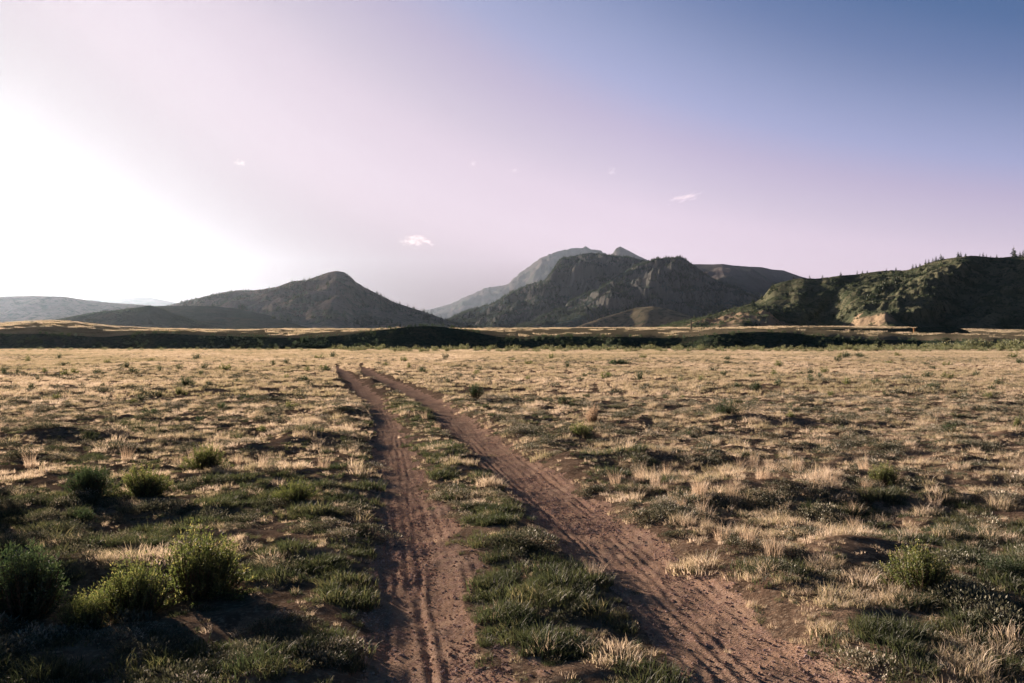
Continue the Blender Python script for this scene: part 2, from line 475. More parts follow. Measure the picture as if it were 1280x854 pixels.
def ridge(name, key, label, pts, D, lf, lb, foot_py, mat, nu=260, nv=90, wander=0.06, amp=0.12, gully=0.25, gl=0.12, shape=1.15, jag=0.6, seed=1, pxr=None, crag=None, fstep=None, strata=None, fine_amp=0.0, skew=0.0):
    """A hill as a height field: crest line, wandering in depth, with front and back slopes cut by gullies."""
    px = np.linspace(pxr[0], pxr[1], nu) if pxr else np.linspace(min(p[0] for p in pts), max(p[0] for p in pts), nu)
    t = (px - CX) / F
    cpy = interp_pts(pts, px) - jag * np.abs(perlin(px * 0.11, px * 0, seed)) - jag * 0.6 * perlin(px * 0.4, px * 0, seed + 1)
    dep = D * (1 + wander * fbm(t * 7.0, t * 0 + 1.7, seed + 2, 3))
    cz = CAMZ + (CY - cpy) / F * dep
    nf = int(nv * 0.75)
    v = np.concatenate([np.linspace(-1, 0, nf)[:-1], np.linspace(0, 1, nv - nf + 1)])
    VV, PX = np.meshgrid(v, px, indexing='ij')
    T = (PX - CX) / F
    DEP = np.broadcast_to(dep, VV.shape)
    CZ = np.broadcast_to(cz, VV.shape)
    if skew:
        DEP = np.interp(PX + np.where(VV < 0, -VV, 0) * (skew + 0.5 * abs(skew) * perlin(PX / 60.0, VV * 2.5, seed + 13)), px, dep)
    Y = np.where(VV < 0, DEP + VV * lf, DEP + VV * lb)
    fp = foot_py(px) if callable(foot_py) else np.full_like(px, foot_py)
    fz = CAMZ + (CY - fp) / F * (dep - lf)
    FZ = np.broadcast_to(fz, VV.shape) if not skew else CAMZ + (CY - np.broadcast_to(fp, VV.shape)) / F * (DEP - lf)
    s = 1 - np.abs(VV)
    g = s ** shape
    if fstep is not None:
        g = fstep(s, PX)
    g = np.where(VV < 0, g, s ** 1.1)
    hh = np.maximum(CZ - FZ, 0.0)
    if skew:                                     # spurs run down and aside from the crest instead of straight at the viewer
        dn = np.where(VV < 0, 1 - s, 0.0)
        pk = PX + dn * (skew + 0.6 * abs(skew) * fbm(PX / 45.0, dn * 2.5, seed + 12, 3))
        hh = hh * (1 - dn) + dn * np.maximum(np.interp(pk, px, cz) - FZ, 0.0) * (1 if key != 'right' else .95)
    Z = FZ + hh * g
    env = np.clip(s * (1 - s) * 4 * sstep(0.0, .22, 1 - s), 0, 1) ** 0.9 * np.where(VV < 0, 1, 0.6)
    X = T * Y
    L = D * gl
    gul = ridged(X / L + 0.5 * fbm(X / L, Y / L, seed + 5, 2), (Y + X * 0.3) / (L * 3.2), seed + 3, 4, 0.55)
    Z = Z + hh * env * (gully * 0.35 * gul + amp * fbm(X / (L * 0.5), Y / (L * 0.5), seed + 4, 5, 0.55))
    if crag:
        Z = Z + crag(PX, s, hh, X, Y)
    if fine_amp:
        Z = Z + hh * env * fine_amp * (ridged(X / (L * .33), Y / (L * .55), seed + 8, 4, .6) - .9)
    if strata:                                   # ledges and cliff bands
        nb_, st = strata
        ph = (Z - FZ) / np.maximum(hh.max(), 1) * nb_ + .8 * fbm(X / (L * 2), Y / (L * 2), seed + 9, 3)
        fr_ = ph - np.floor(ph)
        Z = Z + (sstep(.3, .62, fr_) - fr_) * hh.max() / nb_ * st * sstep(0, .1, env)
    lim = CAMZ + (CY - np.broadcast_to(cpy, VV.shape)) / F * Y - 0.05 * hh * (1 - s)
    over = np.where(VV < 0, Z - lim, -1.0)
    Z = np.where(over > 0, lim - 0.02 * hh * (1 - np.exp(-over / np.maximum(.05 * hh, .01))) * (1 - s), Z)
    Z = np.where((s <= 1e-6), FZ - 4, Z)
    vv = np.stack([X, Y, Z], -1).reshape(-1, 3)
    n1, n2 = X.shape
    i2 = np.arange(n1 * n2).reshape(n1, n2)
    qd = np.stack([i2[:-1, :-1], i2[:-1, 1:], i2[1:, 1:], i2[1:, :-1]], -1).reshape(-1, 4)
    o = link(name, make_mesh(name, vv, qd, smooth=True), mat)
    tag(o, label, kind='structure')
    HILLS[key] = (px, X, Y, Z, nf)
    return o


def on_hill(key, px, py):
    """first point of the hill seen at a pixel, else its crest"""
    pxs, X, Y, Z, nf = HILLS[key]
    c = int(np.argmin(np.abs(pxs - px)))
    yy_, zz = Y[:nf, c], Z[:nf, c]
    pp = CY - (zz - CAMZ) / yy_ * F
    k = np.where(pp <= py)[0]
    r = int(k[0]) if len(k) else int(np.argmin(pp))
    return float((px - CX) / F * yy_[r]), float(yy_[r]), float(zz[r])


# terrace: dark river bank and the straw bench behind it, one sheet
BANK = [(-560, 416), (-300, 417), (-100, 418), (0, 417.6), (60, 417.5), (128, 421.7), (160, 419), (188, 416.8), (220, 417.6), (269, 420), (340, 422), (390, 423), (408, 421), (430, 419),
        (465, 414), (506, 409), (533, 407.6), (564, 409.8), (585, 414), (619, 420.5), (657, 424), (661, 424), (668, 422.4), (681, 421.2), (729, 420.6), (798, 422), (830, 422.5), (860, 421.5), (890, 418.5),
        (943, 414.8), (977, 415.6), (1005, 418), (1032, 420.8), (1060, 423), (1087, 424.6), (1177, 426.0), (1240, 427), (1400, 428), (1900, 428)]
BENCH = [(-560, 402), (0, 404), (60, 400.5), (90, 402), (140, 408), (200, 411), (300, 412.5), (360, 411), (430, 411.5), (560, 411.5), (640, 410.5), (700, 410), (860, 409.5), (1000, 408), (1100, 408.5), (1280, 413), (1900, 415)]
px = np.linspace(-520, 1800, 700)
t = (px - CX) / F
cp = interp_pts(BANK, px)
k = np.hanning(7); k /= k.sum()
cp = np.convolve(np.pad(cp, 3, mode='edge'), k, 'valid') - 0.25 * np.abs(perlin(px * 0.2, px * 0, 31)) - 0.2 * perlin(px * .6, px * 0, 33)
bp = interp_pts(BENCH, px)
bp = np.convolve(np.pad(bp, 3, mode='edge'), k, 'valid')
edge_y = 186 + 7 * fbm(t * 9, t * 0, 32, 3)
vrow = np.concatenate([np.linspace(-14, 0, 18), np.geomspace(1.5, 4200, 90)])
VR, PX = np.meshgrid(vrow, px, indexing='ij')
T = (PX - CX) / F
EY = np.broadcast_to(edge_y, VR.shape)
Y = EY + VR
CZ = CAMZ + (CY - cp) / F * edge_y
CZ = np.broadcast_to(CZ, VR.shape)
sf = np.clip((VR + 14) / 14.0, 0, 1)
zf = -0.5 + (CZ + 0.5) * (sf ** 1.25)
w = sstep(0, 1, np.log(np.maximum(VR, 1.0)) / math.log(500.0))
pyb = cp[None, :] * (1 - w) + bp[None, :] * w
zb = CAMZ + (CY - pyb) / F * Y
Z = np.where(VR <= 0, zf, zb)
X = T * Y
Z = Z + 0.25 * fbm(X / 5, Y / 4, 34, 3) * np.where(VR <= 0, (sf * (1 - sf) * 4), sstep(3, 60, VR)) + 0.45 * fbm(X / 60, Y / 50, 35, 3) * sstep(80, 400, VR)
HILLS['bench'] = (px, X, Y, Z, len(vrow))
n1, n2 = X.shape
i2 = np.arange(n1 * n2).reshape(n1, n2)
qd = np.stack([i2[:-1, :-1], i2[:-1, 1:], i2[1:, 1:], i2[1:, :-1]], -1).reshape(-1, 4)
vv = np.stack([X, Y, Z], -1).reshape(-1, 3)
nb = 17 * (n2 - 1)


def part_of(name, fs, mat, label):
    used, inv = np.unique(fs, return_inverse=True)
    return tag(link(name, make_mesh(name, vv[used], inv.reshape(fs.shape), smooth=True), mat), label, kind='structure')


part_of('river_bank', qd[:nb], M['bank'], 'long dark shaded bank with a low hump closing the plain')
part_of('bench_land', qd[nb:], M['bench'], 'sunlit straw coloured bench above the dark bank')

# second step at the right: road embankment ending in a rounded mound
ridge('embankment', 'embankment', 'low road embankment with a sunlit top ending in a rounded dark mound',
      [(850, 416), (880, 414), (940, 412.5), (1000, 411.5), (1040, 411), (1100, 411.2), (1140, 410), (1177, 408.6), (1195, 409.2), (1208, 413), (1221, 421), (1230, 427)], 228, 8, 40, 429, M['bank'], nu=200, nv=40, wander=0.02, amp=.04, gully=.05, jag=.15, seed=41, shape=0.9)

LHP = [(150, 398), (190, 388), (222, 379), (235, 375.6), (279, 365.6), (296, 363), (319, 363), (346, 359), (366, 351.5), (383, 350.5), (398, 345), (410, 340.6), (420, 338.8), (430, 340.2), (437, 345), (444, 352), (456, 359.5), (471, 367),
       (492, 377.6), (520, 387), (540, 393), (564, 403), (585, 409.6), (600, 414)]
ridge('hill', 'peak', 'cone shaped hill with a dark knob on top, its slopes in shade', LHP, 2300, 900, 800, 413, M['hill_dry'], nu=330, nv=110, wander=.05, amp=.10, gully=.25, gl=.09, seed=51)
ridge('hill', 'left_far', 'broad hazy pink hill cut off by the left edge of the view', [(-420, 385), (-250, 376), (-120, 373), (0, 370.6), (44, 370), (80, 370.8), (107, 375), (141, 379), (175, 380.8), (230, 386), (300, 395), (360, 405)], 3400, 1100, 900, 410, M['hill_dry'], nu=240, nv=80, wander=.05, amp=.10, gully=.22, seed=61, jag=.3)
ridge('hill', 'pink', 'pale pink far hilltop showing in the gap between two hills', [(70, 384), (114, 374.8), (148, 374), (168, 371), (188, 372), (212, 377), (260, 386)], 12000, 2600, 2000, 400, M['far'], nu=90, nv=40, seed=66, jag=.2)
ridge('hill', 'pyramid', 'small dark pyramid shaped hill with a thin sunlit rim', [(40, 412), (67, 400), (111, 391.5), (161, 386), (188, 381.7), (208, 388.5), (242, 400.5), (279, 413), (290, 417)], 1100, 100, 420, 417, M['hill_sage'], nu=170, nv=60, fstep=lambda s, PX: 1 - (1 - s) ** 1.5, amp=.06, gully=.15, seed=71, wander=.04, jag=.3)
ridge('hill', 'long_low', 'low dark rounded hill sloping down behind the pyramid shaped one', [(150, 392), (195, 382.6), (235, 382.4), (269, 383), (296, 386), (336, 394), (369, 402.5), (403, 411.5), (418, 416)], 1450, 420, 500, 417, M['hill_sage'], nu=170, nv=60, amp=.06, gully=.15, seed=76, jag=.3)

# far massif
ridge('mountain', 'far_ridge', 'pale hazy stepped ridge behind the cliffs', [(480, 400), (520, 391), (545, 385), (561, 381), (588, 369), (608, 360), (634, 356), (652, 340), (674, 324), (696, 314.5), (720, 310), (727, 310.5), (733, 309), (739, 312), (748, 313), (761, 319), (790, 330), (830, 345), (880, 360)],
      13000, 3200, 2500, 408, M['far'], nu=300, nv=80, amp=.10, gully=.3, gl=.08, seed=81, jag=1.6, fine_amp=.05)
ridge('mountain', 'horn', 'small pointed peak rising behind the cliffs', [(745, 332), (762, 319), (766, 317), (770, 310.5), (775, 308.2), (785, 313), (798, 320), (809, 325), (830, 332), (850, 345)], 10500, 1400, 1200, 385, M['far'], nu=80, nv=50, amp=.08, gully=.2, seed=86, jag=.3)


def cliffs_a(PX, s, hh, X, Y):
    c = np.exp(-((PX - 697) / 17.0) ** 2) * sstep(.45, .62, s) * (1 - sstep(.8, 1.0, s)) * 0.07
    c = c + np.exp(-((PX - 668) / 9.0) ** 2) * sstep(.2, .35, s) * (1 - sstep(.42, .7, s)) * 0.08
    n = 0.03 * ridged(X / 120, Y / 300, 92, 4, .6) * sstep(.5, .75, s) * (1 - sstep(.9, 1, s)) * sstep(680, 720, PX)
    return hh * (c + n)


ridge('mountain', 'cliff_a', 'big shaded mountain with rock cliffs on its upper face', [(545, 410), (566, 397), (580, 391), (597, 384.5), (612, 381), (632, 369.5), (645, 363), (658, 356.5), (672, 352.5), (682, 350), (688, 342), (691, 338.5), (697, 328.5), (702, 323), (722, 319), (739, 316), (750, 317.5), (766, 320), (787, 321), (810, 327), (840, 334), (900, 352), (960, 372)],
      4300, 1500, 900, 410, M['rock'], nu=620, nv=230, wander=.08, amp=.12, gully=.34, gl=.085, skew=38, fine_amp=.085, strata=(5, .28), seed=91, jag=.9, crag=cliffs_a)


def cliffs_b(PX, s, hh, X, Y):
    n = 0.03 * ridged(X / 90, Y / 260, 97, 4, .6) * sstep(.4, .7, s) * (1 - sstep(.92, 1, s)) * sstep(740, 800, PX)
    return hh * n


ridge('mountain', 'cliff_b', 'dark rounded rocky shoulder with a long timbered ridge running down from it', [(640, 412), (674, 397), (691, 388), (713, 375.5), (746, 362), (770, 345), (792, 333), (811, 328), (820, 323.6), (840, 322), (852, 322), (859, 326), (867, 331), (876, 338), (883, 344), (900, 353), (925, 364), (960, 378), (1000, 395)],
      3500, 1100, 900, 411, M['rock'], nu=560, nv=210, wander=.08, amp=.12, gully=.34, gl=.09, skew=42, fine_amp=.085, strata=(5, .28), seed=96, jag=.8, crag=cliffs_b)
ridge('mountain', 'plateau', 'flat topped blue mountain behind the dark shoulder', [(840, 334), (869, 330.3), (891, 330.6), (903, 330), (917, 332), (936, 333.4), (952, 334), (965, 337), (979, 338), (1000, 345.5), (1040, 356), (1120, 372)], 5600, 1900, 2200, 405, M['far'], nu=180, nv=80, amp=.08, gully=.25, seed=101, jag=.2)
ridge('hill', 'spur', 'dark low spur below the cliffs with a sunlit crest', [(690, 416), (713, 411.6), (735, 403.5), (752, 397.5), (779, 390), (796, 384.6), (816, 383), (835, 386), (870, 397), (910, 409), (930, 414)], 2300, 150, 420, 413, M['hill_spur'], nu=190, nv=70, fstep=lambda s, PX: 1 - (1 - s) ** 1.8, skew=30, amp=.06, gully=.2, seed=106, jag=.5)


def right_shape(s, PX):
    e = 1.05 + 1.3 * np.exp(-((PX - 1035 + 60 * s) / 45.0) ** 4)
    return s ** e


RHP = [(800, 416), (840, 404.5), (860, 400.8), (888, 394.2), (909, 387.5), (929, 383), (946, 377), (954, 371), (960, 363), (966, 357), (973, 354), (981, 352), (989, 350), (1000, 348), (1022, 348.4), (1038, 346.6), (1051, 344.5), (1068, 343.5), (1096, 339.6), (1115, 338.6), (1132, 339.2),
       (1145, 335.6), (1160, 330), (1175, 326), (1195, 322.3), (1212, 320.3), (1237, 322), (1265, 322), (1280, 321.6), (1330, 318), (1420, 322), (1520, 330), (1700, 350), (1900, 390)]


def right_crag(PX, s, hh, X, Y):
    r = 0.02 * ridged(X / 34, Y / 60, 112, 4, .6) * sstep(.3, .6, s) * (1 - sstep(.9, 1, s)) * sstep(930, 1000, PX)
    fan = -0.05 * np.exp(-((PX - 1000 + (1 - s) * 120) / 70.0) ** 2) * sstep(.05, .3, s) * (1 - sstep(.35, .8, s))
    terr = 0.012 * np.sin(s * 46 + 2 * fbm(X / 80, Y / 80, 113, 2)) * sstep(1060, 1150, PX)
    return hh * (r + fan + terr)


ridge('hill', 'right', 'large dark scrubby hill rising to the right edge of the view, trees along its crest', RHP, 900, 340, 420, lambda p: np.interp(p, [800, 1000, 1150, 1300, 1900], [414, 414, 417, 422, 428]), M['hill_right'], nu=620, nv=190, fstep=right_shape, fine_amp=.025, skew=95, strata=(6, .2), wander=.05, amp=.035, gully=.07, gl=.05, seed=111, jag=.6, shape=1.05, crag=right_crag)


# ------------------------------------------------------------------ plant meshes
def blades(n, h, spread, lean, width, seed, segs=3, hvar=0.5, curl=0.6):
    """n grass blades as tapering bent strips"""
    r = np.random.default_rng(seed)
    a = r.uniform(0, 2 * np.pi, n)
    rad = spread * np.sqrt(r.uniform(0, 1, n))
    bx, by = rad * np.cos(a), rad * np.sin(a)
    la = a + r.normal(0, .8, n)
    ln = lean * r.uniform(.2, 1.2, n)
    H = h * (1 - hvar * r.uniform(0, 1, n))
    wa = r.uniform(0, 2 * np.pi, n)
    W = width * r.uniform(.6, 1.3, n)
    V, Fc, C = [], [], []
    for k in range(segs + 1):
        f = k / segs
        off = ln * H * (f ** (1 + curl * 1.6))
        cx_, cy_ = bx + np.cos(la) * off, by + np.sin(la) * off
        cz_ = H * f * (1 - 0.25 * ln * f)
        ww = W * (1 - 0.85 * f) * .5
        V.append(np.stack([cx_ - np.cos(wa) * ww, cy_ - np.sin(wa) * ww, cz_ - 0.01 * (k == 0)], -1))
        V.append(np.stack([cx_ + np.cos(wa) * ww, cy_ + np.sin(wa) * ww, cz_ - 0.01 * (k == 0)], -1))
    V = np.stack(V, 1).reshape(-1, 3)                # n, 2(segs+1), 3
    base = np.arange(n) * 2 * (segs + 1)
    fs = []
    for k in range(segs):
        b = base + 2 * k
        fs.append(np.stack([b, b + 1, b + 3, b + 2], -1))
    fs = np.stack(fs, 1).reshape(-1, 4)
    lc = np.repeat(r.uniform(0, 1, n), segs)
    return V, fs, lc


def leaf_quads(c, d, L, Wd, r):
    """rhombic leaves at points c along directions d"""
    n = len(c)
    d = d / np.maximum(np.linalg.norm(d, axis=1, keepdims=True), 1e-6)
    rnd = r.normal(size=(n, 3))
    s = np.cross(d, rnd)
    s /= np.maximum(np.linalg.norm(s, axis=1, keepdims=True), 1e-6)
    L = np.asarray(L).reshape(-1, 1) * np.ones((n, 1))
    Wd = np.asarray(Wd).reshape(-1, 1) * np.ones((n, 1))
    p0, p2 = c, c + d * L
    p1, p3 = c + d * L * .45 + s * Wd * .5, c + d * L * .45 - s * Wd * .5
    V = np.stack([p0, p1, p2, p3], 1).reshape(-1, 3)
    return V, np.arange(4 * n).reshape(n, 4)


def sage_mat_mesh(seed, rad=.2, h=.09, n=150, leaf=.035):
    """low cushion of small leaves"""
    r = np.random.default_rng(seed)
    a = r.uniform(0, 2 * np.pi, n)
    q_ = np.sqrt(r.uniform(0, 1, n))
    lump = 1 + .3 * np.sin(a * 3 + seed) + .2 * np.sin(a * 5 + 2 * seed)
    x, y = rad * q_ * np.cos(a) * lump, rad * q_ * np.sin(a) * lump
    z = h * (1 - q_ ** 2.2) * r.uniform(.35, 1.1, n)
    d = np.stack([x / rad * .7 + r.normal(0, .35, n), y / rad * .7 + r.normal(0, .35, n), r.uniform(.3, 1.1, n)], -1)
    V, fs = leaf_quads(np.stack([x, y, z], -1), d, leaf * r.uniform(.7, 1.6, n), leaf * .45 * r.uniform(.7, 1.3, n), r)
    return V, fs, r.uniform(0, 1, n)


def shrub_geo(seed, w, d, h, stems, per, leaf, upright=.5, lobes=5, round_=False):
    """leafy shrub: stems fanning out from the root in several lobes, leaves along their outer part.
    returns (stem verts, faces), (leaf verts, faces, colour)"""
    r = np.random.default_rng(seed)
    la = r.uniform(0, 2 * np.pi, lobes)
    lr = np.sqrt(r.uniform(0.02, 1, lobes)) * .62
    lh = r.uniform(.62, 1.0, lobes)
    lh[0], lr[0] = 1.0, .15
    which = r.integers(0, lobes, stems)
    az = r.uniform(0, 2 * np.pi, stems)
    rr = np.sqrt(r.uniform(0, 1, stems)) * (.42 if not round_ else .6)
    ex = (lr[which] * np.cos(la[which]) + rr * np.cos(az))
    ey = (lr[which] * np.sin(la[which]) + rr * np.sin(az))
    er = np.sqrt(ex ** 2 + ey ** 2)
    ez = lh[which] * np.sqrt(np.clip(1.04 - er ** 2, .03, 1)) * r.uniform(.72, 1.08, stems)
    inner = r.uniform(0, 1, stems) < .3
    sc_ = np.where(inner, r.uniform(.45, .85, stems), 1.0)
    ex, ey, ez = ex * sc_, ey * sc_, ez * sc_
    E = np.stack([ex * w / 2, ey * d / 2, ez * h], -1)
    B = np.stack([ex * w * .10 + r.normal(0, w * .03, stems), ey * d * .10 + r.normal(0, d * .03, stems), np.full(stems, -.02)], -1)
    Mid = B * .45 + E * .55
    Mid[:, 2] = E[:, 2] * (.5 - .18 * upright) 
    Mid[:, :2] = B[:, :2] * .4 + E[:, :2] * (.6 + .22 * upright)
    # stems as thin two-piece strips
    sv, sf_ = [], []
    wd = h * .012
    side = np.stack([np.cos(az), np.sin(az), np.zeros(stems)], -1) * wd
    P = [B, Mid, B * 0 + Mid * .3 + E * .7]
    ww = [1.0, .7, .35]
    for p_, w_ in zip(P, ww):
        sv += [p_ - side * w_, p_ + side * w_]
    sv = np.stack(sv, 1).reshape(-1, 3)
    b0 = np.arange(stems) * 6
    sfc = np.concatenate([np.stack([b0, b0 + 1, b0 + 3, b0 + 2], -1), np.stack([b0 + 2, b0 + 3, b0 + 5, b0 + 4], -1)])
    # leaves
    f = r.uniform(.25, 1.0, (stems, per)) ** .8
    f[:, 0] = 1.0
    f3 = f[..., None]
    p = (1 - f3) ** 2 * B[:, None] + 2 * f3 * (1 - f3) * Mid[:, None] + f3 ** 2 * E[:, None]
    tan = 2 * (1 - f3) * (Mid - B)[:, None] + 2 * f3 * (E - Mid)[:, None]
    tan = tan / np.maximum(np.linalg.norm(tan, axis=2, keepdims=True), 1e-6)
    dd = tan * .8 + r.normal(0, .7, p.shape) + np.array([0, 0, .15])
    p = p + r.normal(0, leaf * .25, p.shape)
    n = stems * per
    V, fs = leaf_quads(p.reshape(-1, 3), dd.reshape(-1, 3), leaf * r.uniform(.6, 1.5, n), leaf * .3 * r.uniform(.7, 1.4, n), r)
    tip = (f.reshape(-1) > .9)
    tone = np.repeat(r.uniform(-.15, .15, stems), per)
    col = np.clip(r.uniform(.1, .7, n) + tone + .3 * tip * r.uniform(0, 1, n), 0, 1)
    return (sv, sfc), (V, fs, col)


def leaf_mesh(name, V, fs, lc, mat):
    me = make_mesh(name, V, fs, attrs={'leafcol': ('FACE', 'FLOAT', lc.astype(np.float32))})
    me.materials.append(mat)
    return me


def conifer_geo(seed, h=1.0, wr=.19, whorls=9, per=8):
    r = np.random.default_rng(seed)
    c, d, L, W = [], [], [], []
    for k_ in range(whorls):
        f = k_ / (whorls - 1)
        z = h * (.10 + .84 * f)
        ln = wr * h * (1 - f) ** .8 + .02 * h
        for j in range(per):
            a = r.uniform(0, 2 * np.pi)
            for s_ in (.0, .45):
                c.append((math.cos(a) * ln * s_, math.sin(a) * ln * s_, z - ln * s_ * .2 + r.normal(0, .01)))
                d.append((math.cos(a), math.sin(a), -.25 + .5 * f + r.normal(0, .15)))
                L.append(ln * r.uniform(.5, 1.15) * .75)
                W.append(ln * r.uniform(.35, .6) + .015 * h)
    c.append((0, 0, h * .9)); d.append((0, 0, 1)); L.append(h * .12); W.append(h * .03)
    V, fs = leaf_quads(np.array(c), np.array(d), np.array(L), np.array(W), r)
    return V, fs, r.uniform(0, 1, len(fs))


def trunk_geo(h=1.0, r0=.022, n=6):
    a = np.arange(n) * 2 * np.pi / n
    V = []
    for f, rr in ((-.03, r0), (.35, r0 * .7), (.92, r0 * .15)):
        V.append(np.stack([np.cos(a) * rr, np.sin(a) * rr, np.full(n, f * h)], -1))
    V = np.concatenate(V)
    fs = []
    for k_ in range(2):
        for j in range(n):
            fs.append((k_ * n + j, k_ * n + (j + 1) % n, (k_ + 1) * n + (j + 1) % n, (k_ + 1) * n + j))
    return V, np.array(fs)


# ------------------------------------------------------------------ scattering of ground cover
def scatter_group(protos):
    ng = bpy.data.node_groups.new('scatter', 'GeometryNodeTree')
    ng.interface.new_socket('Geometry', in_out='INPUT', socket_type='NodeSocketGeometry')
    ng.interface.new_socket('Geometry', in_out='OUTPUT', socket_type='NodeSocketGeometry')
    gi = ng.nodes.new('NodeGroupInput')
    go = ng.nodes.new('NodeGroupOutput')
    jn = ng.nodes.new('GeometryNodeJoinGeometry')
    for p in protos:
        oi = ng.nodes.new('GeometryNodeObjectInfo')
        oi.inputs['Object'].default_value = p
        oi.inputs['As Instance'].default_value = True
        ng.links.new(oi.outputs['Geometry'], jn.inputs[0])

    def attr(name, typ):
        n = ng.nodes.new('GeometryNodeInputNamedAttribute')
        n.data_type = typ
        n.inputs['Name'].default_value = name
        return n.outputs['Attribute']
    ip = ng.nodes.new('GeometryNodeInstanceOnPoints')
    ng.links.new(gi.outputs[0], ip.inputs['Points'])
    ng.links.new(jn.outputs[0], ip.inputs['Instance'])
    ip.inputs['Pick Instance'].default_value = True
    ng.links.new(attr('idx', 'INT'), ip.inputs['Instance Index'])
    er = ng.nodes.new('FunctionNodeEulerToRotation')
    ng.links.new(attr('rot', 'FLOAT_VECTOR'), er.inputs[0])
    ng.links.new(er.outputs[0], ip.inputs['Rotation'])
    ng.links.new(attr('scl', 'FLOAT_VECTOR'), ip.inputs['Scale'])
    ng.links.new(ip.outputs[0], go.inputs[0])
    return ng


def scatter(name, label, pts, scl, tint, protos, tilt=.12, seed=1):
    r = np.random.default_rng(seed)
    n = len(pts)
    me = bpy.data.meshes.new(name)
    me.vertices.add(n)
    me.vertices.foreach_set('co', np.asarray(pts, dtype=np.float32).ravel())
    rot = np.stack([r.normal(0, tilt, n), r.normal(0, tilt, n), r.uniform(0, 2 * np.pi, n)], -1)
    scl = np.asarray(scl, dtype=np.float32)
    if scl.ndim == 1:
        scl = np.stack([scl, scl, scl * r.uniform(.75, 1.2, n)], -1)
    for an, typ, data, key in (('rot', 'FLOAT_VECTOR', rot, 'vector'), ('scl', 'FLOAT_VECTOR', scl, 'vector'), ('idx', 'INT', r.integers(0, len(protos), n), 'value'), ('tint', 'FLOAT', tint, 'value')):
        a = me.attributes.new(an, typ, 'POINT')
        a.data.foreach_set(key, np.asarray(data, dtype=np.int32 if typ == 'INT' else np.float32).ravel())
    o = link(name, me)
    tag(o, label, kind='stuff')
    md = o.modifiers.new('scatter', 'NODES')
    md.node_group = scatter_group(protos)
    return o


def proto(mesh):
    return bpy.data.objects.new(mesh.name, mesh)      # source shape, not linked to the scene


def tuft_protos(tagname, mat, specs):
    out = []
    for i, sp in enumerate(specs):
        V, fs, lc = blades(seed=100 + i + len(tagname) * 7, **sp)
        out.append(proto(leaf_mesh(tagname, V, fs, lc, mat)))
    return out


P_straw = tuft_protos('straw_tuft', M['straw'], [dict(n=46, h=.06, spread=.05, lean=.9, width=.004), dict(n=40, h=.045, spread=.07, lean=1.1, width=.004), dict(n=50, h=.085, spread=.05, lean=.8, width=.0035), dict(n=44, h=.035, spread=.09, lean=1.2, width=.0045)])
P_green = tuft_protos('green_tuft', M['green'], [dict(n=50, h=.055, spread=.06, lean=.9, width=.005), dict(n=46, h=.04, spread=.08, lean=1.0, width=.006), dict(n=54, h=.07, spread=.06, lean=.8, width=.0045)])
P_plume = tuft_protos('plume_tuft', M['plume'], [dict(n=80, h=.30, spread=.08, lean=.45, width=.0035, segs=4), dict(n=70, h=.24, spread=.10, lean=.6, width=.0035, segs=4)])
P_clump = tuft_protos('straw_clump', M['straw'], [dict(n=64, h=.12, spread=.15, lean=.9, width=.012), dict(n=60, h=.09, spread=.19, lean=1.1, width=.013), dict(n=70, h=.15, spread=.12, lean=.8, width=.011)])
P_far = tuft_protos('far_clump', M['straw'], [dict(n=70, h=.34, spread=1.1, lean=.5, width=.07, segs=2), dict(n=60, h=.28, spread=1.2, lean=.7, width=.08, segs=2)])
P_sage = []
for i in range(5):
    V, fs, lc = sage_mat_mesh(300 + i, rad=.10 + .02 * i, h=.045 + .01 * i, n=260 + 40 * i, leaf=.016)
    P_sage.append(proto(leaf_mesh('sage_mat', V, fs, lc, M['sage'])))
P_sage_far = []
for i in range(4):
    V, fs, lc = sage_mat_mesh(330 + i, rad=.26, h=.09 + .02 * i, n=150, leaf=.05)
    P_sage_far.append(proto(leaf_mesh('sage_clump', V, fs, lc, M['sage'])))

SHR_CLEAR = []      # (x, y, radius) where the counted shrubs stand


def sample(y0, y1, dens, tl=-.95, tr=.85, seed=0):
    """uniformly spread points in the wedge in front of the camera"""
    r = np.random.default_rng(seed)
    area = (tr - tl) * (y1 ** 2 - y0 ** 2) / 2
    n = int(area * dens)
    y = np.sqrt(r.uniform(y0 ** 2, y1 ** 2, n))
    x = r.uniform(tl, tr, n) * y + r.uniform(-.6, .6, n)
    return x, y, r


def zone(x, y):
    """share of green growth, 0 straw .. 1 green, by place on the plain"""
    far = sstep(18, 70, y)
    g = .48 + .25 * (1 - sstep(5, 9, y)) + .75 * fbm(x / 1.7, y / 2.0, 201, 3) - .32 * sstep(8, 15, y) - .3 * far
    t_ = x / np.maximum(y, 1)
    g = g + .25 * np.exp(-((x + 1.9) / 1.3) ** 2) * (y < 24) - .3 * sstep(.02, .2, t_) * sstep(7, 11, y) - .35 * sstep(.1, .35, -t_) * sstep(13, 20, y)
    return g


def place(x, y, lift=0.0):
    return np.stack([x, y, height(x, y) + lift], -1)


def mid_strip(x, y):
    sl, sr = rut_offsets(x, y)
    return (sl > 0) & (sr < 0)


straw_p, straw_s, straw_t = [], [], []
green_p, green_s, green_t = [], [], []
sage_p, sage_s, sage_t = [], [], []


def put(kind, x, y, s_, t_, lift=0.0):
    P_, S_, T_ = ((straw_p, straw_s, straw_t), (green_p, green_s, green_t), (sage_p, sage_s, sage_t))[kind]
    P_.append(place(x, y, lift)); S_.append(s_); T_.append(np.clip(t_, 0, 1))


